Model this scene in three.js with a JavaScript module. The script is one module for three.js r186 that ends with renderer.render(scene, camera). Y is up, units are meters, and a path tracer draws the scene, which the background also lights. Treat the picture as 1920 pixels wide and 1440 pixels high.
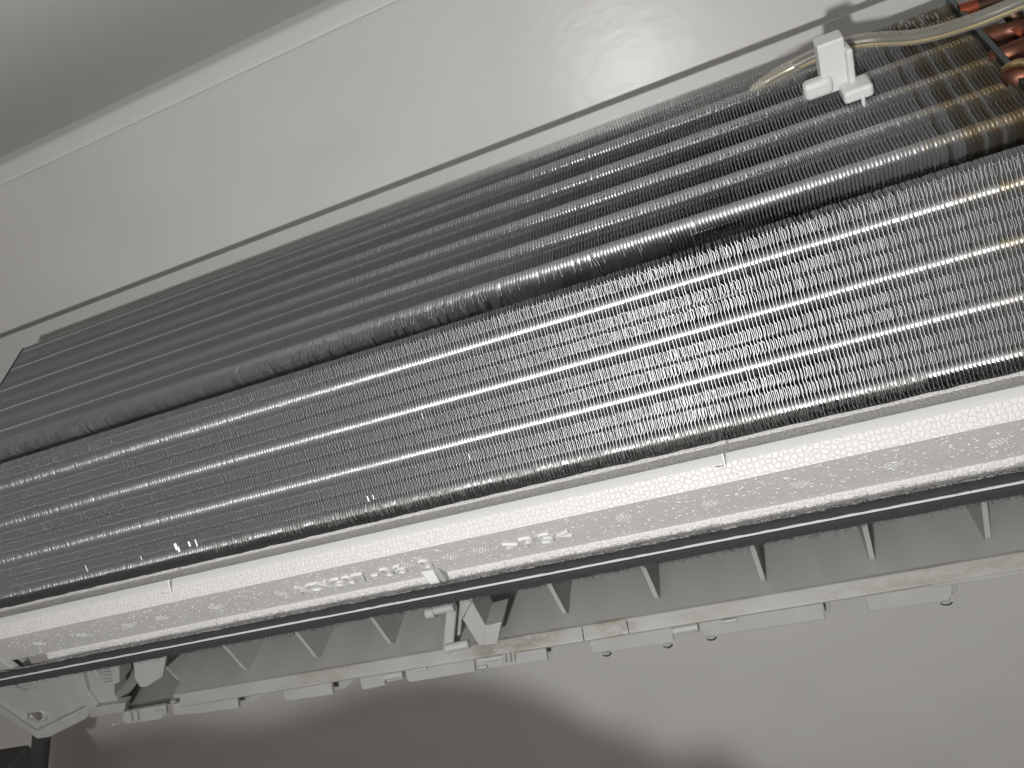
import * as THREE from 'three';
import { mergeGeometries, toCreasedNormals } from 'three/addons/utils/BufferGeometryUtils.js';
import { RoundedBoxGeometry } from 'three/addons/geometries/RoundedBoxGeometry.js';
import { TextGeometry } from 'three/addons/geometries/TextGeometry.js';
import { FontLoader } from 'three/addons/loaders/FontLoader.js';

// ------------------------------------------------------------------ camera, light, exposure
// x runs along the unit, y is up, the wall is the plane z = 0 and the unit hangs on it; metres.
const D = 0.54;                                            // camera to wall
const F = 1450, CX = 960, CY = 720;                        // lens of the photograph (1920 x 1440)
const RIGHT = [0.91728, -0.35339, -0.18360], DOWN = [-0.25515, -0.87550, 0.41036], FWD = [-0.30576, -0.32957, -0.89325];
const scene = new THREE.Scene();
scene.background = new THREE.Color().setRGB(0.086, 0.076, 0.066);   // dim room round about
const camera = new THREE.PerspectiveCamera(2 * Math.atan(720 / F) * 180 / Math.PI, 4 / 3, 0.01, 20);
camera.position.set(0, 0, D);
camera.up.set(-DOWN[0], -DOWN[1], -DOWN[2]);
camera.lookAt(FWD[0], FWD[1], D + FWD[2]);
const renderer = new THREE.WebGLRenderer({ antialias: true });
renderer.toneMapping = THREE.LinearToneMapping;
renderer.toneMappingExposure = 1.07;
renderer.shadowMap.enabled = true;
const lamp = new THREE.PointLight(new THREE.Color().setRGB(1, 0.99, 0.982), 0.85);   // the phone's light, held behind the lens
lamp.position.set(-0.07, -0.038, 0.75);
lamp.castShadow = true; lamp.shadow.radius = 0.4; lamp.shadow.mapSize.set(2048, 2048);
lamp.shadow.camera.near = 0.02; lamp.shadow.camera.far = 5;
scene.add(lamp);

// ------------------------------------------------------------------ helpers
let seed = 12345;
const rnd = () => { seed = (seed * 1664525 + 1013904223) >>> 0; return seed / 4294967296; };
const rr = (a, b) => a + (b - a) * rnd();
const used = {};
const numbered = (n) => { const k = used[n] = (used[n] ?? -1) + 1; return k ? `${n}_${String(k).padStart(3, '0')}` : n; };
function hash(ix, iy, s) { let h = (ix * 374761393 + iy * 668265263 + s * 982451653) | 0; h = Math.imul(h ^ (h >>> 13), 1274126177); return ((h ^ (h >>> 16)) >>> 0) / 4294967296; }
function vnoise(x, y, p, s) {                               // value noise that tiles every p cells
  const xi = Math.floor(x), yi = Math.floor(y), fx = x - xi, fy = y - yi, u = fx * fx * (3 - 2 * fx), v = fy * fy * (3 - 2 * fy);
  const m = (k) => ((k % p) + p) % p, h = (i, j) => hash(m(i), m(j), s);
  return (h(xi, yi) * (1 - u) + h(xi + 1, yi) * u) * (1 - v) + (h(xi, yi + 1) * (1 - u) + h(xi + 1, yi + 1) * u) * v;
}
function tex(w, h, fn, srgb, repeat) {
  const a = new Uint8Array(w * h * 4);
  for (let j = 0; j < h; j++) for (let i = 0; i < w; i++) {
    const c = fn(i / w, j / h), o = (j * w + i) * 4, q = Array.isArray(c) ? c : [c, c, c];
    for (let k = 0; k < 3; k++) a[o + k] = Math.max(0, Math.min(255, Math.round(q[k] * 255)));
    a[o + 3] = 255;
  }
  const t = new THREE.DataTexture(a, w, h); t.wrapS = t.wrapT = THREE.RepeatWrapping; t.magFilter = THREE.LinearFilter; t.minFilter = THREE.LinearMipmapLinearFilter; t.generateMipmaps = true;
  if (srgb) t.colorSpace = THREE.SRGBColorSpace;
  if (repeat) t.repeat.set(repeat[0], repeat[1]);
  t.needsUpdate = true; return t;
}
const lin = (r, g, b) => new THREE.Color().setRGB(r, g, b);
const mat = (r, g, b, rough, o = {}) => new THREE.MeshStandardMaterial({ color: lin(r, g, b), roughness: rough, side: THREE.DoubleSide, ...o });
// a pixel of the photograph at a given depth in front of the camera plane (w measured towards the wall)
function ray(px, py) { const a = (px - CX) / F, b = (py - CY) / F; return [0, 1, 2].map((k) => RIGHT[k] * a + DOWN[k] * b + FWD[k]); }
function at(px, py, w) { const d = ray(px, py), t = w / -d[2]; return new THREE.Vector3(d[0] * t, d[1] * t, D - w); }
const V = (x, y, w) => new THREE.Vector3(x, y, D - w);       // profile coordinates to world
function hitPlane(px, py, p0, n, h = 0) { const d = new THREE.Vector3(...ray(px, py)), c = camera.position; const t = (h - n.dot(c.clone().sub(p0))) / n.dot(d); return c.clone().addScaledVector(d, t); }
function mesh(name, geo, m, parent) { const o = new THREE.Mesh(geo, m); o.name = parent === scene ? numbered(name) : name; o.castShadow = o.receiveShadow = true; parent.add(o); return o; }
function thing(name, label, category, group, pos) { const g = new THREE.Group(); g.name = numbered(name); g.userData = { label, category }; if (group) g.userData.group = group; if (pos) g.position.copy(pos); scene.add(g); return g; }
function tag(o, label, category, group) { o.userData.label = label; o.userData.category = category; if (group) o.userData.group = group; return o; }
function geoOf(pos, uv) { const g = new THREE.BufferGeometry(); g.setAttribute('position', new THREE.Float32BufferAttribute(pos, 3)); g.setAttribute('uv', new THREE.Float32BufferAttribute(uv ?? new Array(pos.length / 3 * 2).fill(0), 2)); g.computeVertexNormals(); return g; }
const quad = (P, U, a, b, c, d, ua, ub, uc, ud) => { for (const v of [a, b, c, a, c, d]) P.push(v[0], v[1], v[2]); if (U) for (const u of [ua, ub, uc, ua, uc, ud]) U.push(u[0], u[1]); };
// sweeps a profile [[y, w], ...] along x; uv in metres; end caps when the profile is closed
function sweep(prof, x0, x1, closed, wob) {
  const P = [], U = [], n = prof.length, nx = wob ? Math.round((x1 - x0) / 0.004) : 1; let s = 0;
  for (let i = 0; i < (closed ? n : n - 1); i++) {
    const a = prof[i], b = prof[(i + 1) % n], len = Math.hypot(a[0] - b[0], a[1] - b[1]);
    for (let k = 0; k < nx; k++) {
      const xa = x0 + (x1 - x0) * k / nx, xb = x0 + (x1 - x0) * (k + 1) / nx, q = (p, x, j) => { const o = wob ? wob(x, j) : 0; return [x, p[0] + o, D - p[1]]; };
      quad(P, U, q(a, xa, i), q(b, xa, (i + 1) % n), q(b, xb, (i + 1) % n), q(a, xb, i), [xa, s], [xa, s + len], [xb, s + len], [xb, s]);
    }
    s += len;
  }
  if (closed) {
    const tri = THREE.ShapeUtils.triangulateShape(prof.map((p) => new THREE.Vector2(p[1], p[0])), []);
    for (const x of [x0, x1]) for (const t of tri) { const v = x === x0 ? t : [t[2], t[1], t[0]]; for (const k of v) { P.push(x, prof[k][0], D - prof[k][1]); U.push(prof[k][1], prof[k][0]); } }
  }
  return geoOf(P, U);
}
// smooth arc between two profile directions
function roundProfile(prof, r, n = 4) {                      // rounds the inner corners of an open profile
  const out = [prof[0]];
  for (let i = 1; i < prof.length - 1; i++) {
    const p = prof[i], a = prof[i - 1], b = prof[i + 1], la = Math.hypot(a[0] - p[0], a[1] - p[1]), lb = Math.hypot(b[0] - p[0], b[1] - p[1]), k = Math.min(r, la * 0.45, lb * 0.45);
    const s = [p[0] + (a[0] - p[0]) * k / la, p[1] + (a[1] - p[1]) * k / la], e = [p[0] + (b[0] - p[0]) * k / lb, p[1] + (b[1] - p[1]) * k / lb];
    for (let j = 0; j <= n; j++) { const t = j / n; out.push([(1 - t) ** 2 * s[0] + 2 * t * (1 - t) * p[0] + t * t * e[0], (1 - t) ** 2 * s[1] + 2 * t * (1 - t) * p[1] + t * t * e[1]]); }
  }
  out.push(prof[prof.length - 1]); return out;
}
// a flat outline given in photograph pixels on the vertical plane at depth w, given thickness towards the wall
function plate(pix, w, thick, bevel = 0.0005, holes = []) {
  const pts = pix.map(([x, y]) => { const p = at(x, y, w); return new THREE.Vector2(p.x, p.y); });
  const sh = new THREE.Shape(pts);
  for (const h of holes) sh.holes.push(new THREE.Path(h.map(([x, y]) => { const p = at(x, y, w); return new THREE.Vector2(p.x, p.y); })));
  const g = new THREE.ExtrudeGeometry(sh, { depth: thick - 2 * bevel, bevelEnabled: bevel > 0, bevelSize: bevel, bevelThickness: bevel, bevelSegments: 2, bevelOffset: -bevel });
  g.translate(0, 0, D - w - thick + bevel); return g;
}
function cyl(a, b, r, seg = 20) { const g = new THREE.CylinderGeometry(r, r, a.distanceTo(b), seg); const q = new THREE.Quaternion().setFromUnitVectors(new THREE.Vector3(0, 1, 0), b.clone().sub(a).normalize()); g.applyQuaternion(q); const m = a.clone().add(b).multiplyScalar(0.5); g.translate(m.x, m.y, m.z); return g; }

// ------------------------------------------------------------------ materials
const beadN = 46;                                            // foam beads across 0.1 m
const beadField = (u, v) => {
  const x = u * beadN, y = v * beadN, xi = Math.floor(x), yi = Math.floor(y), m = (k) => ((k % beadN) + beadN) % beadN; let d1 = 9, d2 = 9, id = 0;
  for (let j = -1; j <= 1; j++) for (let i = -1; i <= 1; i++) {
    const cx = xi + i, cy = yi + j, px = cx + 0.15 + 0.7 * hash(m(cx), m(cy), 5), py = cy + 0.15 + 0.7 * hash(m(cx), m(cy), 6), d = Math.hypot(px - x, py - y);
    if (d < d1) { d2 = d1; d1 = d; id = hash(m(cx), m(cy), 7); } else if (d < d2) d2 = d;
  }
  return [d1, d2, id];
};
const beadBump = tex(1024, 1024, (u, v) => { const [d1, d2, id] = beadField(u, v); const g = Math.min(1, (d2 - d1) * 3.2); return 0.25 + 0.5 * g - 0.22 * d1 * d1 + 0.16 * (id - 0.5); }, false, [10, 10]);
const beadCol = tex(1024, 1024, (u, v) => { const [d1, d2, id] = beadField(u, v); const g = Math.min(1, (d2 - d1) * 6), k = 0.955 + 0.022 * g + 0.022 * id - (hash(Math.floor(u * 300), Math.floor(v * 300), 3) > 0.9994 ? 0.45 : 0); return [k, k * 0.995, k * 0.985]; }, true, [10, 10]);
const peel = tex(512, 512, (u, v) => 0.5 * vnoise(u * 64, v * 64, 64, 1) + 0.3 * vnoise(u * 150, v * 150, 150, 2) + 0.2 * vnoise(u * 20, v * 20, 20, 3), false, [6, 6]);
const wallCol = tex(1024, 1024, (u, v) => { const k = 0.93 + 0.03 * vnoise(u * 7, v * 7, 7, 4) + 0.02 * vnoise(u * 60, v * 60, 60, 8); return [k, k * 0.997, k * 0.99]; }, true, [1.4, 1.4]);
const plasticBump = tex(256, 256, (u, v) => 0.6 * vnoise(u * 40, v * 40, 40, 31) + 0.4 * vnoise(u * 100, v * 100, 100, 32), false, [25, 25]);
const specks = tex(1024, 1024, (u, v) => { const k = 0.95 + 0.04 * vnoise(u * 30, v * 9, 9, 33) - (hash(Math.floor(u * 340), Math.floor(v * 340), 34) > 0.99985 ? 0.4 : 0); return [k, k, k * 0.99]; }, true, [5, 5]);
const ledgeStain = tex(2048, 64, (u, v) => {                 // dried brown water marks on the ledge, u runs from x = -0.55 to 0.35
  const x = -0.55 + u * 0.9; let s = 0;
  const spot = (c, w, a, n) => { const d = Math.abs(x - c) / w; if (d < 1) s += a * (1 - d * d) * Math.max(0, (0.5 * vnoise(u * 90 + n, v * 4 + n, 4096, 41) + 0.3 * vnoise(u * 420 + n, v * 11, 4096, 44) + 0.2 * vnoise(u * 1000, v * 30, 4096, 45)) * 1.9 - 0.5); };
  spot(-0.155, 0.032, 0.6, 1); spot(-0.098, 0.013, 0.7, 9); spot(-0.265, 0.04, 0.25, 5); spot(0.06, 0.09, 0.28, 17); spot(-0.05, 0.03, 0.2, 27);
  s += 0.5 * (x > -0.02 ? 1 : 0.25) * Math.max(0, vnoise(u * 900, v * 28, 4096, 42) - 0.72);
  s += 0.12 * vnoise(u * 60, v * 3, 4096, 43);
  s = Math.min(0.7, s); return [0.95 - 0.36 * s, 0.95 - 0.42 * s, 0.94 - 0.52 * s];
}, true);
const M = {
  wall: new THREE.MeshPhysicalMaterial({ color: lin(0.69, 0.688, 0.676), roughness: 0.3, specularIntensity: 0.42, map: wallCol, bumpMap: peel, bumpScale: 0.00016 }),
  ceiling: mat(0.69, 0.688, 0.676, 0.8),
  rear: mat(0.45, 0.45, 0.443, 0.42, { bumpMap: plasticBump, bumpScale: 0.00004 }),
  casing: mat(0.30, 0.301, 0.296, 0.42, { map: specks, bumpMap: plasticBump, bumpScale: 0.00004 }),  // same plastic as rear, toned darker to offset stronger lamp light close by
      ledge: mat(0.31, 0.311, 0.306, 0.42, { map: ledgeStain, bumpMap: plasticBump, bumpScale: 0.00004 }),
  foam: mat(0.49, 0.486, 0.482, 0.5, { map: beadCol, bumpMap: beadBump, bumpScale: 0.0003 }),
  foamFlat: mat(0.49, 0.486, 0.486, 0.5, { map: beadCol, bumpMap: beadBump, bumpScale: 0.00012 }),
  letter: mat(0.53, 0.526, 0.522, 0.5),
  rim: mat(0.56, 0.56, 0.548, 0.3),
  blade: mat(0.55, 0.55, 0.545, 0.35),
  felt: mat(0.022, 0.022, 0.025, 0.95),
  fibre: mat(0.045, 0.044, 0.046, 0.8),
  alu: mat(0.68, 0.69, 0.695, 0.52, { metalness: 1 }),
  aluMid: mat(0.66, 0.67, 0.675, 0.53, { metalness: 1 }),
  aluDull: mat(0.64, 0.65, 0.655, 0.54, { metalness: 1 }),
  aluTint: mat(0.60, 0.57, 0.52, 0.44, { metalness: 1 }),
  aluStain: mat(0.54, 0.47, 0.36, 0.44, { metalness: 1 }),
  steel: mat(0.22, 0.25, 0.26, 0.4, { metalness: 1 }),
  tube: new THREE.MeshPhysicalMaterial({ color: 0xffffff, vertexColors: true, metalness: 1, roughness: 0.5, clearcoat: 1, clearcoatRoughness: 0.12, side: THREE.DoubleSide }),
  tubeSmooth: new THREE.MeshPhysicalMaterial({ color: lin(0.8, 0.8, 0.8), vertexColors: true, metalness: 1, roughness: 0.24, side: THREE.DoubleSide }),
  lime: mat(0.30, 0.29, 0.275, 0.45),
  copper: mat(0.22, 0.10, 0.068, 0.52, { metalness: 1 }),
  copperDark: mat(0.12, 0.07, 0.05, 0.5, { metalness: 1 }),
  copperBright: mat(0.45, 0.13, 0.07, 0.48, { metalness: 1 }),
  brass: mat(0.62, 0.47, 0.25, 0.4, { metalness: 1 }),
  nylon: new THREE.MeshPhysicalMaterial({ color: lin(0.70, 0.70, 0.69), roughness: 0.4, transmission: 0.12, thickness: 0, side: THREE.DoubleSide }),
  vinyl: new THREE.MeshPhysicalMaterial({ color: lin(0.97, 0.95, 0.86), roughness: 0.1, transmission: 0.86, thickness: 0, ior: 1.5, side: THREE.DoubleSide }),
  wire: mat(0.028, 0.026, 0.02, 0.35),
  wireYellow: mat(0.33, 0.27, 0.10, 0.45),
  bulb: mat(0.55, 0.50, 0.42, 0.22, { metalness: 1 }),
  water: new THREE.MeshPhysicalMaterial({ color: 0xffffff, roughness: 0.02, transmission: 1, thickness: 0.003, ior: 1.33 }),
  black: mat(0.018, 0.018, 0.02, 0.6),
  wrap: mat(0.035, 0.034, 0.032, 0.8),
  blocker: mat(0.20, 0.19, 0.18, 0.95),
};

// ------------------------------------------------------------------ setting: wall, ceiling
{
  const g = new THREE.BoxGeometry(4, 2.4, 0.1); g.translate(0, -1.2 + 0.0935 , -0.05);
  const w = mesh('wall', g, M.wall, scene); w.userData.kind = 'structure';
  const c = new THREE.BoxGeometry(4, 0.1, 3); c.translate(0, 0.0935 + 0.05, 1.4);
  const ce = mesh('ceiling', c, M.ceiling, scene); ce.userData.kind = 'structure';
  // narrow plaster cove between wall and ceiling: sharp lower edge, soft upper one
  const y0 = 0.0789, h = 0.0144, prof = [[y0, D - 0.0006], [y0, D - 0.0018]];
  for (let i = 0; i <= 12; i++) { const t = i / 12 * Math.PI / 2; prof.push([y0 + 0.0003 + (h - 0.0001) * Math.sin(t), D - 0.0022 - 0.019 * (1 - Math.cos(t))]); }
  prof.push([y0 + h + 0.0012, D - 0.0210], [y0 + h + 0.0012, D - 0.0006]);
  const cv = mesh('ceiling_cove', toCreasedNormals(sweep(prof, -2, 2, true), 0.6), M.ceiling, scene); cv.userData.kind = 'structure';
}

// ------------------------------------------------------------------ chassis of the indoor unit
const XL = -0.47, XR = 0.34;
{
  const t = thing('unit_chassis', 'off-white plastic chassis of an opened air conditioner screwed to the wall', 'chassis');
  // rear panel whose rounded upper edge shows above the coil
  const rear = roundProfile([[-0.30, 0.487], [-0.0270, 0.487], [-0.0270, 0.4905], [-0.30, 0.4905]], 0.0012, 3);
  mesh('rear_panel', toCreasedNormals(sweep(rear, -0.62, XR, true), 0.5), M.rear, t);
  const spacer = sweep([[-0.26, 0.4905], [-0.06, 0.4905], [-0.06, D + 0.001], [-0.26, D + 0.001]], -0.44, 0.2, true);
  mesh('mounting_box', spacer, M.casing, t);
  // floor of the air outlet running back under the drain pan, then the ledge
  const fp = [[-0.2337, 0.3750], [-0.2442, 0.3000]];
  mesh('outlet_floor', sweep([fp[0], fp[1], [-0.2467, 0.3004], [-0.2362, 0.3754]], -0.376, XR, true), M.casing, t);
  const lp = roundProfile([[-0.2440, 0.3032], [-0.2440, 0.2998], [-0.2490, 0.2950], [-0.2506, 0.2959], [-0.2506, 0.3032]], 0.0008, 3);
  const ledges = [[-0.370, -0.1165], [-0.116, -0.0935], [-0.093, XR]];
  for (const [a, b] of ledges) { const g = toCreasedNormals(sweep(lp, a, b, true), 0.5), uv = g.attributes.uv; for (let i = 0; i < uv.count; i++) uv.setXY(i, (g.attributes.position.getX(i) + 0.55) / 0.9, uv.getY(i) / 0.012); mesh('ledge', g, M.ledge, t); }
  const floor = sweep([[-0.2508, 0.3032], [-0.2508, 0.4903], [-0.2528, 0.4903], [-0.2528, 0.3032]], -0.44, 0.3, true);
  mesh('bottom_pan', floor, M.casing, t);
  // triangular stiffening ribs between lip and front panel
  const hitPanel = (px, py) => { const d = ray(px, py); const ty = d[1], tw = -d[2], m = (fp[1][1] - fp[0][1]) / (fp[1][0] - fp[0][0]), s = (fp[0][1] - m * fp[0][0]) / (tw - m * ty); return [d[0] * s, d[1] * s, tw * s]; };
  for (const [px, py] of [[1635, 1050], [1432, 1088], [1234, 1121], [1063, 1150], [738, 1206], [600, 1232], [467, 1254], [344, 1274], [1850, 1010]]) {
    const [x, y, w] = hitPanel(px, py), th = 0.0011, pts = [[-0.1870, 0.2985], [-0.190, 0.2985], [y + 0.0030, w - 0.0030], [y + 0.0006, w - 0.0014], [y - 0.0006, w + 0.002], [y + 0.0022, w + 0.024], [-0.187, w + 0.026]];
    const g = sweep(pts, x - th, x + th, true);
    mesh('rib', g, M.casing, t);
  }
  // left end: face plate with rim and two keyhole slots
  const wE = 0.297;
  const inner = [[-70, 1284], [130, 1250], [148, 1298], [163, 1326], [74, 1370], [66, 1370], [0, 1324]];
  const outer = [[-90, 1290], [-90, 1272], [150, 1245], [164, 1298], [182, 1322], [160, 1349], [92, 1383], [70, 1386], [0, 1338]];
  const keyhole = (cx, cy) => { const o = []; for (let i = 0; i <= 16; i++) { const a = -2.4 + i / 16 * 4.8; o.push([cx + 10 * Math.cos(a), cy + 12 * Math.sin(a)]); } o.push([cx - 19, cy + 5], [cx - 19, cy - 8]); return o; };
  const k1 = keyhole(48, 1284), k2 = keyhole(70, 1344);
  mesh('end_rim', plate(outer, wE - 0.002, 0.006, 0.0008, [inner]), M.casing, t);
  const ep = mesh('end_plate', plate(outer.map(([x, y], i) => [x + (i > 4 ? 2 : 0), y - 2]), wE + 0.0012, 0.002, 0.0002, [k1, k2]), M.casing, t);
  for (const [cx, cy] of [[48, 1284], [70, 1344]]) { const c = at(cx + 4, cy, wE), g = new THREE.TorusGeometry(0.0042, 0.0007, 8, 24, 4.2); g.rotateZ(-2.1); g.translate(c.x, c.y, c.z - 0.0011); mesh('keyhole_rim', g, M.casing, ep); }
  mesh('end_box', sweep([[-0.27, 0.335], [-0.17, 0.335], [-0.17, 0.487], [-0.27, 0.487]], -0.468, -0.415, true), M.casing, t);
  // stepped block beside the plate, with fine grip ridges
  mesh('end_step', plate([[146, 1256], [172, 1250], [206, 1290], [224, 1322], [184, 1328], [166, 1298]], wE + 0.001, 0.02, 0.0008), M.casing, t);
  mesh('end_step', plate([[184, 1247], [222, 1240], [224, 1280], [214, 1284], [214, 1304], [206, 1308], [190, 1284]], wE - 0.003, 0.012, 0.0008), M.casing, t);
  for (let i = 0; i < 5; i++) { const a = at(188 + i * 1.2, 1256 + i * 6.2, wE - 0.0038), b = at(206 + i * 1.0, 1253.5 + i * 6.2, wE - 0.0038); mesh('grip_ridge', cyl(a, b, 0.0004, 6), M.casing, t); }
  mesh('end_bracket', plate([[248, 1236], [252, 1272], [262, 1289], [274, 1289], [304, 1270], [312, 1230]], 0.283, 0.0022, 0.0006), M.casing, t);
  mesh('corner_ledge', plate([[163, 1329], [236, 1318], [232, 1336], [168, 1347]], 0.2945, 0.006, 0.0008), M.ledge, t);
  // tabs hanging under the ledge
  const wT = 0.2965;
  const tabs = [
    [[1621, 1114], [1631, 1148], [1700, 1138], [1778, 1127], [1786, 1116], [1786, 1094], [1700, 1100]],
    [[1310, 1160], [1314, 1186], [1323, 1195], [1548, 1162], [1542, 1126]],
    [[1104, 1196], [1107, 1219], [1113, 1226], [1261, 1206], [1264, 1200], [1259, 1170]],
    [[890, 1232], [897, 1257], [1027, 1238], [1023, 1208]],
    [[757, 1250], [763, 1276], [770, 1280], [891, 1260], [888, 1232]],
    [[672, 1264], [678, 1292], [684, 1294], [722, 1286], [719, 1257]],
    [[529, 1288], [533, 1310], [540, 1315], [625, 1303], [620, 1274]],
    [[322, 1322], [326, 1342], [378, 1338], [448, 1328], [444, 1302]],
    [[232, 1336], [226, 1350], [236, 1358], [300, 1350], [312, 1340], [310, 1322]],
    [[1742, 1094], [1746, 1103], [1935, 1076], [1935, 1066]],
  ];
  tabs.forEach((p, i) => {
    mesh('tab', plate(p, wT + (i === 9 ? -0.0012 : 0), i === 9 ? 0.0011 : 0.0024, 0.0006), M.casing, t);
  });
  // thicker return walls behind the tabs, seen as dark faces between them
  for (const p of [[[1023, 1208], [1027, 1238], [1046, 1226], [1058, 1204]], [[623, 1274], [627, 1296], [650, 1290], [673, 1264]], [[446, 1304], [449, 1326], [470, 1318], [512, 1294]], [[1542, 1126], [1548, 1150], [1556, 1149], [1556, 1124]], [[1768, 1094], [1770, 1120], [1792, 1117], [1796, 1106], [1794, 1090]]])
    mesh('tab_return', plate(p, wT + 0.012, 0.004, 0.0004), M.casing, t);
  // hinge barrels between tabs
  for (const [a, b] of [[[1262, 1182], [1309, 1174]], [[722, 1268], [757, 1262]], [[900, 1236], [958, 1226]]]) {
    const g = cyl(at(a[0], a[1], wT + 0.002), at(b[0], b[1], wT + 0.002), 0.0023, 16); mesh('hinge_barrel', g, M.casing, t);
    mesh('hinge_strip', cyl(at(a[0] + 4, a[1] + 9, wT + 0.002), at(b[0], b[1] + 9, wT + 0.002), 0.0006, 8), M.casing, t);
  }
  // moulded slots and small clips on the tabs
  for (const [a, b] of [[[1354, 1166], [1382, 1161]], [[778, 1257], [800, 1253]], [[897, 1252], [914, 1249]], [[290, 1336], [306, 1333]], [[212, 1358], [222, 1356]]]) mesh('slot_lip', cyl(at(a[0], a[1], wT - 0.0006), at(b[0], b[1], wT - 0.0006), 0.0009, 10), M.casing, t);
  for (const [x, y] of [[945, 1232], [954, 1230], [962, 1229], [244, 1342], [256, 1341]]) mesh('clip_finger', cyl(at(x, y - 8, wT - 0.0008), at(x + 2, y + 9, wT - 0.0008), 0.001, 10), M.casing, t);
  // louvre crank: bracket, arm and two pins
  const wc = 0.281;
  mesh('crank_bracket', plate([[867, 1162], [885, 1128], [911, 1175], [904, 1212], [898, 1211]], wc + 0.004, 0.018, 0.0006), M.casing, t);
  mesh('crank_bracket', plate([[909, 1175], [941, 1167], [932, 1208], [903, 1211]], wc + 0.0035, 0.018, 0.0006), M.casing, t);
  mesh('crank_bracket', plate([[854, 1120], [886, 1114], [884, 1134], [866, 1162], [862, 1202], [850, 1204]], wc + 0.008, 0.01, 0.0006), M.casing, t);
  const arm = mesh('crank_arm', plate([[836, 1142], [853, 1140], [855, 1150], [849, 1222], [843, 1229], [834, 1228], [830, 1218]], wc, 0.0045, 0.0008), M.casing, t);
  const pin = (x0, y0, x1, y1, r, z) => cyl(at(x0, y0, z), at(x1, y1, z), r, 20);
  mesh('pin', pin(812, 1145, 852, 1137, 0.0022, wc - 0.001), M.casing, arm);
  mesh('pin', pin(801, 1149, 816, 1146, 0.0029, wc - 0.001), M.casing, arm);
  mesh('pin', pin(838, 1215, 880, 1206, 0.0022, wc - 0.001), M.casing, arm);
}

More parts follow.
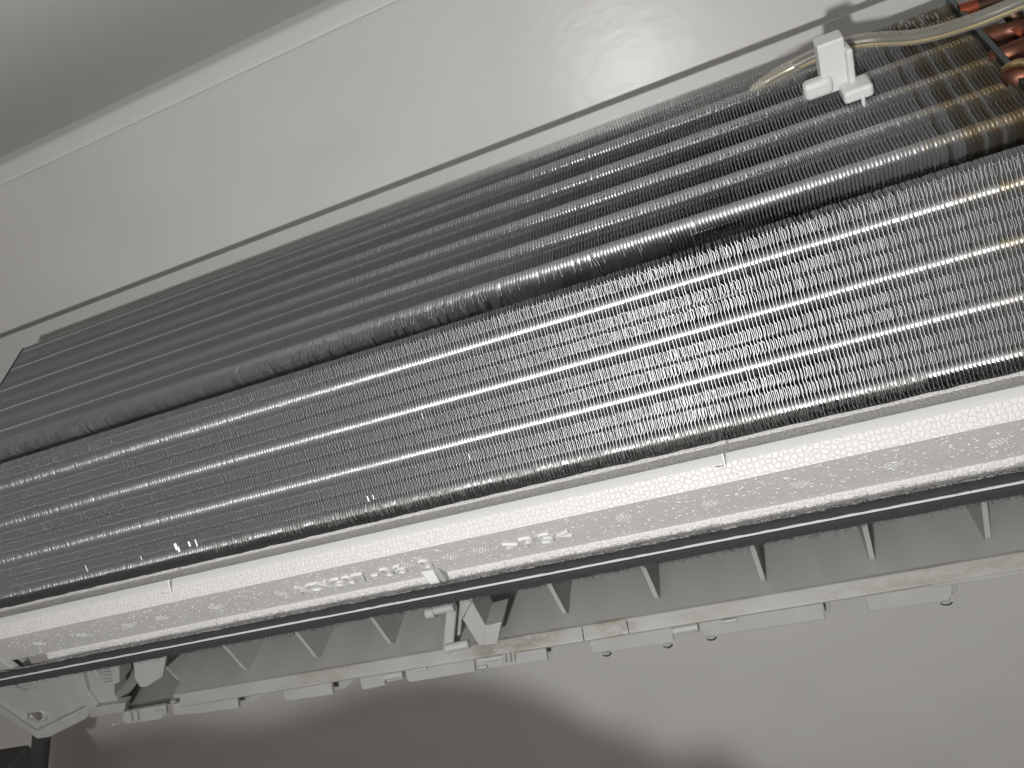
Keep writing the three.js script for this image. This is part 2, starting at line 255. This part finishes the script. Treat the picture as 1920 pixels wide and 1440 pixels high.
// ------------------------------------------------------------------ foam drain pan with felt seal
{
  const t = thing('drain_pan', 'white bead-foam drain pan along the bottom of the coil, moulded letters on its face', 'drain pan');
  const XP0 = -0.46;
  const top = roundProfile([[-0.185, 0.2850], [-0.1516, 0.2836], [-0.1547, 0.2790], [-0.1580, 0.2770]], 0.0012, 3);
  const wob = (x, j) => (j > 1 && j < 6 ? 0.0005 * (vnoise(x * 300 + 900, 3, 4096, 51) - 0.5) : 0);
  mesh('foam_lip', toCreasedNormals(sweep(top, XP0, XR, false, wob), 0.7), M.foam, t);
  // outer body: plastic bead, bevel, undercut face, lower bevel
  const rim = roundProfile([[-0.1580, 0.2728], [-0.1506, 0.2714], [-0.1499, 0.2690], [-0.1507, 0.2668], [-0.1519, 0.2655]], 0.0016, 4);
  mesh('pan_rim', toCreasedNormals(sweep(rim, XP0, XR), 0.7), M.rim, t);
  const bev = roundProfile([[-0.1519, 0.2655], [-0.1548, 0.2638], [-0.1577, 0.2624], [-0.1586, 0.2622]], 0.0015, 4);
  mesh('foam_bevel', toCreasedNormals(sweep(bev, XP0, XR), 0.7), M.foam, t);
  mesh('foam_face', sweep([[-0.1586, 0.2622], [-0.1834, 0.2783]], XP0, XR), M.foamFlat, t);
  const low = roundProfile([[-0.1834, 0.2783], [-0.1842, 0.2784], [-0.1891, 0.2761], [-0.1940, 0.2758], [-0.1950, 0.2850]], 0.0016, 5);
  mesh('foam_foot', toCreasedNormals(sweep(low, -0.412, XR), 0.7), M.foam, t);
  const body = [[-0.1585, 0.2765], [-0.1540, 0.2680], [-0.1590, 0.2634], [-0.1834, 0.2793], [-0.1938, 0.2762], [-0.1946, 0.2846]];
  mesh('foam_body', sweep(body, -0.4115, XR, true), M.foam, t);
  // plain moulded block with grooves at the left end
  for (let i = 0; i < 3; i++) mesh('end_groove', plate([[-60, 1194 + 10 * i], [-60, 1200 + 10 * i], [22 - 10 * i, 1264], [32 - 10 * i, 1260]], 0.2735 + 0.0006 * i, 0.004, 0.0006), M.casing, t);
  mesh('end_block', plate([[-80, 1180], [-80, 1300], [60, 1270], [34, 1224]], 0.2815, 0.004, 0.0006), M.casing, t);
  // moulded letters
  const font = await new FontLoader().loadAsync('fonts/droid/droid_sans_regular.typeface.json');
  const a = Math.atan2(0.2783 - 0.2622, 0.1834 - 0.1586), up = new THREE.Vector3(0, Math.cos(a), Math.sin(a)), nn = new THREE.Vector3(0, -Math.sin(a), Math.cos(a));
  const face = (x, s) => new THREE.Vector3(x, -0.1586, D - 0.2622).addScaledVector(up, -s);
  const letters = (str, pxs, pys, size, adv, bold) => {
    const p = at(pxs, pys, 0.2705); let x = p.x;
    for (const ch of str) {
      if (ch !== ' ') {
        const g = new TextGeometry(ch, { font, size, depth: 0.0008, curveSegments: 6, bevelEnabled: true, bevelSize: 0.0003, bevelThickness: 0.0005, bevelSegments: 2 });
        g.computeBoundingBox(); const bb = g.boundingBox; g.translate(-(bb.min.x + bb.max.x) / 2, 0, 0);
        const m = new THREE.Matrix4().makeBasis(new THREE.Vector3(1, 0, 0), up, nn); m.setPosition(face(x, bold).addScaledVector(nn, -0.0002)); g.applyMatrix4(m);
        mesh('letter', g, M.letter, t);
      }
      x += adv;
    }
  };
  letters('ACNG07-06 0', 562, 1100, 0.0084, 0.0067, 0.0195);
  letters('>PS<', 957, 1016, 0.0090, 0.0080, 0.0192);
  // clusters of small vent nibs
  const nib = new THREE.SphereGeometry(0.00034, 8, 6);
  const cl = [[1672, 872], [1868, 828], [1500, 908], [1330, 944], [1168, 966], [900, 1030], [760, 1058], [525, 1114], [402, 1140], [304, 1158], [238, 1174], [152, 1192], [72, 1207], [845, 1044]];
  for (const [px, py] of cl) {
    const p = at(px, py, 0.2703), list = [];
    for (let j = -2; j <= 2; j++) for (let i = -2; i <= 2; i++) { if (Math.abs(j) === 2 && Math.abs(i) === 2) continue; const g = nib.clone(), s = (-0.1586 - p.y) / Math.cos(a); const q = face(p.x + (i + (j & 1) * 0.5) * 0.00135, Math.max(0.003, Math.min(0.024, s)) + j * 0.00125); g.translate(q.x, q.y, q.z); list.push(g); }
    mesh('vent_nibs', mergeGeometries(list), M.letter, t);
  }
  { // loose moulding nibs over the face
    const L = [], g0 = new THREE.SphereGeometry(1, 7, 5);
    for (let i = 0; i < 1500; i++) { const g = g0.clone(), k = Math.pow(rnd(), 2), q = face(rr(-0.42, 0.14), 0.0015 + rnd() * 0.026); g.scale(rr(0.0002, 0.0004) + 0.0005 * k, 0.00018 + 0.0001 * k, 0.00018 + 0.0001 * k); g.translate(q.x, q.y, q.z); L.push(g); }
    mesh('foam_nibs', mergeGeometries(L), M.letter, t).userData.kind = 'stuff';
  }
  // small moulded notches on the bevel
  for (const [px, py] of [[1350, 866], [311, 1103]]) { const q = (dx, dy, w) => at(px + dx, py + dy, w); mesh('notch', mergeGeometries([cyl(q(4, -16, 0.2652), q(10, 9, 0.2636), 0.00045, 8), cyl(q(10, 9, 0.2636), q(-9, 12, 0.2636), 0.0003, 8)]), M.rim, t); }
  // plastic hook passing over the lower bevel
  const hook = mesh('hook', plate([[782, 1066], [806, 1060], [826, 1094], [808, 1099]], 0.2752, 0.003, 0.0005), M.rim, t);
  mesh('hook_rail', plate([[806, 1059], [814, 1057], [838, 1090], [829, 1094]], 0.2743, 0.004, 0.0005), M.casing, hook);
  mesh('hook_rail', plate([[777, 1064], [808, 1057], [808, 1061], [779, 1069]], 0.2740, 0.004, 0.0004), M.rim, hook);
  // felt seal, above and below a thin plastic blade
  const feltBase = (p, wobS) => sweep(p, -0.52, XR, true, (x, j) => 0.0006 * (vnoise(x * 260 + 700, j * 3.7, 4096, wobS) - 0.5));
  const fu = mesh('felt_strip', feltBase([[-0.1886, 0.2775], [-0.1864, 0.2724], [-0.1844, 0.2694], [-0.1850, 0.2681], [-0.1868, 0.2676], [-0.1884, 0.2775]], 61), M.felt, t);
  const fl = mesh('felt_strip', feltBase([[-0.1892, 0.2750], [-0.1880, 0.2684], [-0.1898, 0.2676], [-0.1930, 0.2682], [-0.1938, 0.2775]], 62), M.felt, t);
  mesh('blade', sweep([[-0.18700, 0.2750], [-0.18690, 0.2678], [-0.18705, 0.2672], [-0.18775, 0.2674], [-0.18780, 0.2750]], -0.52, XR, true), M.blade, t);
  const hair = (n, y0, y1, w0, w1, dir, par) => {
    const P = [];
    for (let i = 0; i < n; i++) {
      const x = -0.43 + Math.pow(rnd(), 0.7) * (XR - 0.1 + 0.43), p = new THREE.Vector3(x, rr(y0, y1), D - rr(w0, w1)), len = rr(0.0007, 0.0028) * (rnd() > 0.93 ? 1.7 : 1);
      const d = new THREE.Vector3(rr(-1, 1), rr(-0.4, 0.7) * dir + rr(-0.25, 0.25), rr(0, 0.9)).normalize(), e = p.clone().addScaledVector(d, len * 0.55), q = e.clone().addScaledVector(new THREE.Vector3(rr(-1, 1), rr(-0.5, 0.5) + 0.3 * dir, rr(-0.3, 0.7)).normalize(), len * 0.5);
      const s = new THREE.Vector3(0, 1, 0).cross(d).normalize().multiplyScalar(0.00007), u = new THREE.Vector3(0, 0.00007, 0);
      for (const [A, B] of [[p, e], [e, q]]) for (const o of [s, u]) { const v = [A.clone().sub(o), A.clone().add(o), B.clone().add(o), B.clone().sub(o)].map((k) => k.toArray()); quad(P, null, v[0], v[1], v[2], v[3]); }
    }
    const o = mesh('felt_fibres', geoOf(P), M.fibre, par); o.userData.kind = 'stuff';
  };
  hair(11000, -0.1864, -0.1844, 0.2684, 0.2724, 1, fu);
  hair(10000, -0.1934, -0.1884, 0.2680, 0.2696, -1, fl);
}

// ------------------------------------------------------------------ evaporator coil
const rad = Math.PI / 180, PITCH = 0.021, FP = 0.0016, X0 = -0.479, X1 = 0.1215;
const upper = { o: [-0.36 * Math.sin(12.3 * rad), 0.36 * Math.cos(12.3 * rad)], s: [Math.sin(25 * rad), Math.cos(25 * rad)], d: [-Math.cos(25 * rad), Math.sin(25 * rad)], a0: -0.0112, a1: 0.0962, tubes: [0, 1, 2, 3, 4] };
const lower = { o: [-0.337 * Math.sin(16.58 * rad), 0.337 * Math.cos(16.58 * rad)], s: [-Math.cos(17.5 * rad), -Math.sin(17.5 * rad)], d: [-Math.sin(17.5 * rad), Math.cos(17.5 * rad)], a0: -0.0132, a1: 0.0738, tubes: [0, 1, 2, 3] };
const DEPTH = 0.0262; upper.front = -0.0014; lower.front = -0.0014;
const sp = (S, a, b, x) => [x, S.o[0] + S.s[0] * a + S.d[0] * b, D - (S.o[1] + S.s[1] * a + S.d[1] * b)];   // slab coordinates to world
function finGeo(S, k, crumpleLow, crumpleHigh, r, wave) {
  const P = [], t = 0.00006, ns = 34, L = S.a1 - S.a0;
  const fr = [], bk = [];
  const bend = rr(-0.00022, 0.00022) * wave, bp = rr(0, 1);
  for (let i = 0; i <= ns; i++) {
    const a = S.a0 + L * i / ns, e = Math.min(a - S.a0, S.a1 - a), off = e < r ? r - Math.sqrt(r * r - (r - e) ** 2) : 0;
    const lo = Math.max(0, 1 - (a - S.a0) / 0.013), hi = Math.max(0, 1 - (S.a1 - a) / 0.013);
    const x = wave * 0.00014 * (vnoise(i * 0.8 + k * 31, k * 7.3, 4096, 71) - 0.5) * 2 + bend * Math.sin((i / ns + bp) * 6.28) + (crumpleLow * lo + crumpleHigh * hi) * (vnoise(i * 0.9 + 200, k * 3.1, 4096, 72) - 0.5) * 2;
    fr.push([a, S.front + off, x]); bk.push([a, S.front + DEPTH, 0]);
  }
  const md = fr.map((q) => [q[0], q[1] + 0.006, q[2] * 0.25]);
  for (let i = 0; i < ns; i++) for (const sgn of [-1, 1]) {
    const w = (q) => sp(S, q[0], q[1], q[2] + sgn * t);
    quad(P, null, w(fr[i]), w(fr[i + 1]), w(md[i + 1]), w(md[i])); quad(P, null, w(md[i]), w(md[i + 1]), w(bk[i + 1]), w(bk[i]));
    if (sgn > 0) quad(P, null, sp(S, fr[i][0], fr[i][1], fr[i][2] - t), sp(S, fr[i + 1][0], fr[i + 1][1], fr[i + 1][2] - t), w(fr[i + 1]), w(fr[i]));
  }
  // louvre strips pressed out of the fin to one side, two bands between each pair of tubes
  const n = S.tubes.length, bands = S === upper ? [[-0.0106, -0.0076], [0.0888, 0.0946]] : [];
  for (let g = -1; g < n; g++) for (const [c0, c1] of S === upper ? [[0.0086, 0.0166]] : [[0.0046, 0.0098], [0.0112, 0.0164]]) bands.push([g * PITCH + c0, g * PITCH + c1]);
  for (const [a0, a1] of bands) {
    if (a0 < S.a0 + 0.001 || a1 > S.a1 - 0.001) continue;
    for (const [b0, b1] of [[S === upper ? 0.0001 : 0.0003, 0.0018], [0.0036, 0.0052], [0.0068, 0.0084]]) {
      const off = 0.00072 + rr(-1, 1) * (S === upper ? 0.0001 : 0.00024), pts = [[a0, 0], [a0 + 0.0011, off], [a1 - 0.0011, off + rr(-0.00015, 0.00015)], [a1, 0]];
      for (let j = 0; j < 3; j++) {
        const A = pts[j], B = pts[j + 1], q = (u, b, dx) => sp(S, u[0], S.front + b, u[1] + dx);
        quad(P, null, q(A, b0, -0.00005), q(B, b0, -0.00005), q(B, b1, -0.00005), q(A, b1, -0.00005));
        quad(P, null, q(A, b0, 0.00005), q(B, b0, 0.00005), q(B, b1, 0.00005), q(A, b1, 0.00005));
        quad(P, null, q(A, b0, -0.00005), q(B, b0, -0.00005), q(B, b0, 0.00005), q(A, b0, 0.00005));
      }
    }
  }
  return geoOf(P);
}
function tubeGeo(S, a, b, xa, xb, stain) {                   // tube with the fin collars as slight swellings between fins
  const P = [], C = [], N = [], n = Math.round((xb - xa) / FP), seg = 12, prof = [[0, 0.00352], [0.12, 0.00372], [0.5, 0.00380], [0.88, 0.00372]];
  const ring = []; for (let i = 0; i < n; i++) for (const [u, r] of prof) ring.push([xa + (i + u) * FP, r]); ring.push([xb, 0.00352]);
  const idx = [];
  ring.forEach(([x, r], i) => { for (let k = 0; k < seg; k++) { const th = k / seg * 2 * Math.PI, q = sp(S, a + r * Math.cos(th), b + r * Math.sin(th), x); P.push(...q); const g = stain ? Math.max(0, Math.min(1, (x - stain) / 0.035 + 0.9 * (vnoise(x * 240 + 300, a * 200 + k, 4096, 81) - 0.5))) : 0, v = 0.92 + 0.08 * vnoise(x * 600 + 900, k * 1.3, 4096, 82); C.push((0.80 - 0.24 * g) * v, (0.80 - 0.36 * g) * v, (0.80 - 0.56 * g) * v); } });
  for (let i = 0; i < ring.length - 1; i++) for (let k = 0; k < seg; k++) { const p = i * seg + k, q = i * seg + (k + 1) % seg; idx.push(p, q, p + seg, q, q + seg, p + seg); }
  const g = new THREE.BufferGeometry(); g.setAttribute('position', new THREE.Float32BufferAttribute(P, 3)); g.setAttribute('color', new THREE.Float32BufferAttribute(C, 3)); g.setAttribute('uv', new THREE.Float32BufferAttribute(new Array(P.length / 3 * 2).fill(0), 2)); g.setIndex(idx); g.computeVertexNormals(); void N; return g;
}
{
  const t = thing('evaporator_coil', 'bent aluminium fin-and-tube evaporator coil with copper return bends', 'evaporator coil');
  const nf = Math.floor((X1 - X0) / FP);
  for (const [S, nm, cl, ch, wave] of [[upper, 'upper', 0.00006, 0.0001, 0.25], [lower, 'lower', 0.0007, 0.0003, 1.25]]) {
    const variants = []; for (let k = 0; k < 16; k++) variants.push(finGeo(S, k + (nm === 'lower' ? 50 : 0), cl, ch, nm === 'lower' ? 0.002 : 0.0006, wave));
    const far = []; for (let k = 0; k < 16; k++) far.push(finGeo(S, k + (nm === 'lower' ? 150 : 100), nm === 'lower' ? cl : 0.0010, ch, nm === 'lower' ? 0.002 : 0.0022, wave));
    const rest = [];
    for (let i = 0; i < nf; i++) {
      const x = X1 - i * FP, g = (rnd() < (i - 70) / 170 ? far : variants)[Math.floor(rnd() * 16)], dx = rr(-0.00012, 0.00012);
      if (i < 150) {
        const st = Math.max(0, (x - (nm === 'upper' ? 0.085 : 0.076)) / (nm === 'upper' ? 0.036 : 0.06)), m = nm === 'upper' && rnd() < st ? (rnd() < st * 0.7 ? M.aluStain : M.aluTint) : rnd() < 0.55 ? M.alu : M.aluDull;
        const o = mesh('fin', g, m, t); o.position.x = x + dx;
      } else { const c = g.clone(); c.translate(x + dx, 0, 0); rest.push(c); }
    }
    const o = mesh('fin_pack', mergeGeometries(rest), M.aluMid, t); o.userData.kind = 'stuff'; o.userData.label = nm === 'upper' ? 'closely set fins on the far stretch of the sloping upper slab' : 'closely set fins on the far stretch of the steep lower slab';
    for (const k of S.tubes) mesh('tube', tubeGeo(S, k * PITCH, 0.0036, X0, X1 + 0.002, nm === 'upper' ? 0.078 : 0.082), nm === 'upper' ? M.tube : M.tubeSmooth, t);
    for (let k = 0; k < S.tubes.length; k++) mesh('tube', tubeGeo(S, (k + 0.5) * PITCH - (nm === 'lower' ? 0 : PITCH), 0.0170, X0, X1 + 0.002, 0.09), M.tubeSmooth, t);
    // end plates of galvanised sheet
    for (const x of [X0 - 0.0022, X1 + 0.0012]) {
      const pr = x > 0 ? -0.0022 : 0.0008, c = [[S.a0 - 0.001 - (x > 0 ? 0 : -0.0015), S.front + pr], [S.a1 + (x > 0 ? 0.001 : -0.0005), S.front + pr], [S.a1 + 0.001, S.front + DEPTH + 0.003], [S.a0 - 0.001, S.front + DEPTH + 0.003]].map(([a, b]) => sp(S, a, b, 0));
      const g = sweep(c.map((q) => [q[1], D - q[2]]), x, x + 0.001, true);
      mesh('end_sheet', g, M.steel, t);
      if (x > 0) { const f = [[S.a0 - 0.001, S.front - 0.0022], [S.a1 + 0.001, S.front - 0.0022], [S.a1 + 0.001, S.front - 0.0014], [S.a0 - 0.001, S.front - 0.0014]].map(([a, b]) => sp(S, a, b, 0)); mesh('sheet_flange', sweep(f.map((q) => [q[1], D - q[2]]), x + 0.001, x + 0.0022, true), M.steel, t); }
    }
  }
  // copper return bends on the right
  const bend = (S, p, q, m, len) => {
    const a = new THREE.Vector3(...sp(S, p[0], p[1], 0)), b = new THREE.Vector3(...sp(S, q[0], q[1], 0)), c = a.clone().add(b).multiplyScalar(0.5), h = b.clone().sub(a).multiplyScalar(0.5), pts = [a.clone().setX(X1 + 0.001), a.clone().setX(X1 + len)];
    for (let i = 1; i < 12; i++) { const th = i / 12 * Math.PI; const v = c.clone().addScaledVector(h, -Math.cos(th)); v.x = X1 + len + h.length() * Math.sin(th); pts.push(v); }
    pts.push(b.clone().setX(X1 + len), b.clone().setX(X1 + 0.001));
    const o = mesh('return_bend', new THREE.TubeGeometry(new THREE.CatmullRomCurve3(pts, false, 'centripetal'), 60, 0.0037, 14), m, t);
    for (const e of [a, b]) mesh('braze_collar', cyl(e.clone().setX(X1 + 0.0022), e.clone().setX(X1 + 0.0022 + rr(0.006, 0.010)), 0.00455, 16), rnd() < 0.5 ? M.copper : M.copperDark, o);
  };
  const U = (k) => [k * PITCH, 0.0036], W = (k) => [(k - 0.5) * PITCH, 0.0170];
  bend(upper, U(0), U(1), M.copperDark, 0.013); bend(upper, U(2), U(3), M.copper, 0.012); bend(upper, U(4), W(4), M.copperDark, 0.016); bend(upper, W(3), W(2), M.copper, 0.014); bend(upper, W(0), W(1), M.copperDark, 0.014);
  bend(lower, U(0), U(1), M.copper, 0.012); bend(lower, U(2), U(3), M.copperDark, 0.012);
  // straight feed pipes leaving to the right
  const hp = (px, py, h) => hitPlane(px, py, new THREE.Vector3(...sp(upper, 0, 0, 0)), new THREE.Vector3(0, -upper.d[0], upper.d[1]), h);
  const feed = (pts, r, m, n) => mesh(n, new THREE.TubeGeometry(new THREE.CatmullRomCurve3(pts), 40, r, 14), m, t);
  feed([hp(1798, 26, 0.001), hp(1832, 15, 0.001)], 0.0042, M.copperBright, 'feed_pipe');
  feed([hp(1830, 15, 0.001), hp(1880, -2, 0.002), hp(1960, -30, 0.004)], 0.0038, M.copperDark, 'feed_pipe');
  feed([hp(1884, 130, 0.004), hp(1898, 121, 0.007), hp(1912, 117, 0.008), hp(1935, 120, 0.008)], 0.0015, M.brass, 'capillary');
  feed([hp(1862, 112, -0.002), hp(1888, 103, 0.000), hp(1910, 94, 0.000), hp(1950, 80, -0.002)], 0.0044, M.copper, 'feed_pipe');
  feed([hp(1892, 150, -0.003), hp(1908, 146, 0.001), hp(1930, 140, 0.001), hp(1960, 130, -0.002)], 0.0048, M.copper, 'feed_pipe');
  feed([hp(1900, 72, -0.006), hp(1915, 60, -0.005), hp(1950, 50, -0.005)], 0.0048, M.copperBright, 'feed_pipe');
  // a few fins bent flat
  for (const [px, py, w, l] of [[330, 1025, 1.6, 4], [335, 1030, 1.2, 3], [355, 1020, 1.1, 3], [368, 1018, 0.8, 4], [690, 935, 0.6, 3], [700, 932, 0.5, 2.4], [162, 1066, 0.6, 4], [265, 1046, 0.5, 2.5], [792, 780, 0.35, 3], [880, 856, 0.35, 3]]) {
    const n0 = new THREE.Vector3(0, -lower.d[0], lower.d[1]), p = hitPlane(px, py, new THREE.Vector3(...sp(lower, 0, lower.front, 0)), n0, 0.0003), h = camera.position.clone().sub(p).normalize().add(lamp.position.clone().sub(p).normalize()).normalize().lerp(n0, 0.42).normalize();
    const g = new RoundedBoxGeometry(w * 0.001, l * 0.001, 0.00025, 1, 0.0001); g.applyQuaternion(new THREE.Quaternion().setFromUnitVectors(new THREE.Vector3(0, 0, 1), h)); g.translate(p.x, p.y, p.z); mesh('bent_fin', g, M.aluDull, t);
  }
  // pale mineral deposit between the fins: along the bottom tube and on the upper right corner
  const dep = (S, n, fx, fa, fb, sz) => { const L = []; for (let i = 0; i < n; i++) { const g = new THREE.SphereGeometry(1, 8, 6); g.scale(rr(0.0005, 0.00066), sz * rr(0.7, 1.2), rr(0.0010, 0.0019)); const p = g.attributes.position, x = fx(i), a = fa(i), b = fb(i); for (let k = 0; k < p.count; k++) { const q = sp(S, a + p.getY(k), b + p.getZ(k), x + p.getX(k)); p.setXYZ(k, ...q); } g.computeVertexNormals(); L.push(g); } const o = mesh('mineral_deposit', mergeGeometries(L), M.lime, t); o.userData.kind = 'stuff'; };
  dep(lower, 250, (i) => X1 - (i + 40 + 0.5) * FP, (i) => 3 * PITCH + 0.0012 * vnoise(i * 0.13, 4, 4096, 91) + rr(-0.0006, 0.0010), (i) => rr(-0.0012, 0.0002) + 0.0022 * Math.max(0, vnoise(i * 0.16, 9, 4096, 92) - 0.45) * 2 + (i > 170 ? (i - 170) * 0.00002 : 0), 0.0031);
  dep(upper, 64, (i) => X1 - (Math.floor(i / 2) + 3 + 0.5) * FP, (i) => 0.090 - (i % 2) * 0.008 + rr(-0.003, 0.003), () => rr(-0.0008, 0.0006), 0.0030);
}

// ------------------------------------------------------------------ sensor sleeve and its clip
const slabN = new THREE.Vector3(0, -upper.d[0], upper.d[1]), slabS = new THREE.Vector3(0, upper.s[0], -upper.s[1]), slab0 = new THREE.Vector3(...sp(upper, 0, upper.front, 0));
const onSlab = (px, py, h) => hitPlane(px, py, slab0, slabN, h);
{
  const t = thing('sensor_sleeve', 'clear vinyl sleeve with a dark sensor lead inside, lying across the upper fins', 'sensor sleeve');
  const pts = [[1405, 169, 0.0024], [1432, 154, 0.0038], [1480, 128, 0.0055], [1545, 98, 0.0085], [1600, 80, 0.0100], [1650, 74, 0.0090], [1705, 71, 0.0090], [1760, 60, 0.0105], [1830, 38, 0.015], [1900, 10, 0.018], [1990, -30, 0.02]].map(([x, y, h]) => onSlab(x, y, h));
  const cv = new THREE.CatmullRomCurve3(pts, false, 'centripetal');
  const g = new THREE.TubeGeometry(cv, 120, 0.0033, 18);
  { const p = g.attributes.position, ring = 19; for (let i = 0; i <= 14; i++) { const c = cv.getPointAt(i / 120), s = 0.25 + 0.75 * Math.sqrt(i / 14); for (let k = 0; k < ring; k++) { const j = i * ring + k; p.setXYZ(j, c.x + (p.getX(j) - c.x) * s, c.y + (p.getY(j) - c.y) * s, c.z + (p.getZ(j) - c.z) * s); } } g.computeVertexNormals(); }
  mesh('sleeve', g, M.vinyl, t);
  const sub = (a, b, n, r, o) => { const q = []; for (let i = 0; i <= n; i++) q.push(cv.getPointAt(a + (b - a) * i / n).add(o)); return new THREE.TubeGeometry(new THREE.CatmullRomCurve3(q), n * 4, r, 12); };
  mesh('sensor_bulb', sub(0.06, 0.19, 8, 0.0017, new THREE.Vector3(0, -0.0004, 0)), M.bulb, t);
  mesh('lead', sub(0.17, 1, 24, 0.0018, new THREE.Vector3(0, 0.0003, 0.0004)), M.wire, t);
  mesh('lead', sub(0.19, 1, 24, 0.0010, new THREE.Vector3(0, -0.0016, 0.0002)), M.wireYellow, t);
}
{
  const base = onSlab(1598, 190, 0);
  const c = thing('sensor_clip', 'milky white nylon clip pushed into the fins over the clear sleeve', 'clip');
  const X = new THREE.Vector3(1, 0, 0), Zt = slabS.clone().negate();     // local: x along the unit, y off the slab, z down the slope
  const basis = new THREE.Matrix4().makeBasis(X, slabN, Zt);
  const put = (name, w, h, d, x, y, z, r = 0.0012, rot) => { const g = new RoundedBoxGeometry(w, h, d, 4, r); if (rot) g.rotateY(rot); g.translate(x, y, z); g.applyMatrix4(basis); g.translate(base.x, base.y, base.z); return mesh(name, g, M.nylon, c); };
  put('post', 0.0112, 0.0245, 0.0085, -0.0050, 0.0168, -0.0085, 0.0010);
  put('side_cheek', 0.0030, 0.0215, 0.0110, 0.0012, 0.0130, -0.0070, 0.0012, 0.08);
  put('arm', 0.0125, 0.0085, 0.0070, -0.0125, 0.0098, -0.0050, 0.0026);
  put('foot', 0.0125, 0.0062, 0.0115, 0.0022, 0.0050, -0.0008, 0.0018);
  put('prong', 0.0016, 0.0110, 0.0024, 0.0036, -0.0012, 0.0042, 0.0006);
}

// ------------------------------------------------------------------ water drops under the tabs
{
  const proto = new THREE.SphereGeometry(0.0021, 20, 14); { const p = proto.attributes.position; for (let i = 0; i < p.count; i++) { const y = p.getY(i); p.setXYZ(i, p.getX(i) * 1.25, y > 0 ? y * 0.25 : y * 0.8, p.getZ(i)); } proto.computeVertexNormals(); }
  for (const [x, y, l] of [[1774, 1128, 'clear water drop under the tab whose end has a dark opening'], [1334, 1194, 'clear water drop under the tab with an oblong slot'], [1138, 1224, 'clear water drop at the rounded corner of the drain tab'], [1252, 1208, 'clear water drop at the square corner of the drain tab beside the hinge barrel']]) {
    const p = at(x, y, 0.2977), o = mesh('water_drop', proto, M.water, scene); o.position.copy(p); tag(o, l, 'water drop', 'water drops hanging under the chassis');
  }
}

// ------------------------------------------------------------------ dark wrapped pipe under the left corner
{
  const t = thing('wrapped_pipe', 'dark foam-wrapped pipe leaving the lower left corner of the chassis', 'pipe');
  const a = at(78, 1380, 0.36), b = at(70, 1470, 0.36), d = at(-10, 1480, 0.38);
  mesh('pipe', cyl(a, b, 0.0065, 18), M.wrap, t);
  const g = new RoundedBoxGeometry(0.040, 0.060, 0.03, 3, 0.004); const c = at(36, 1470, 0.385); g.translate(c.x, c.y, c.z); mesh('wrap', g, M.wrap, t); void d;
}

// ------------------------------------------------------------------ unseen sheet added to block the lamp and shade the wall below
{
  const outline = [[-60, 1480], [60, 1430], [120, 1392], [300, 1372], [480, 1345], [600, 1300], [700, 1272], [800, 1276], [900, 1292], [1000, 1318], [1080, 1350], [1130, 1378], [1175, 1368], [1215, 1392], [1270, 1410], [1330, 1372], [1375, 1400], [1430, 1450], [1500, 1500]];
  const zc = 0.562, L = lamp.position, top = outline.map(([x, y]) => { const q = at(x, y, D), s = (zc - L.z) / (q.z - L.z); return new THREE.Vector2(L.x + (q.x - L.x) * s, L.y + (q.y - L.y) * s); });
  const sh = new THREE.Shape([...top, new THREE.Vector2(top[top.length - 1].x + 0.02, -0.42), new THREE.Vector2(top[0].x - 0.04, -0.42)]);
  const g = new THREE.ExtrudeGeometry(sh, { depth: 0.004, bevelEnabled: true, bevelSize: 0.0008, bevelThickness: 0.0008, bevelSegments: 2, bevelOffset: -0.0008 });
  const p = g.attributes.position; for (let i = 0; i < p.count; i++) p.setZ(i, p.getZ(i) + zc + 0.006 * Math.sin(p.getX(i) * 60));
  g.computeVertexNormals();
  tag(mesh('added_shadow_blocker', g, M.blocker, scene), 'unseen grey sheet added to block the lamp and shade the wall below the unit', 'blocker');
}
renderer.render(scene, camera);
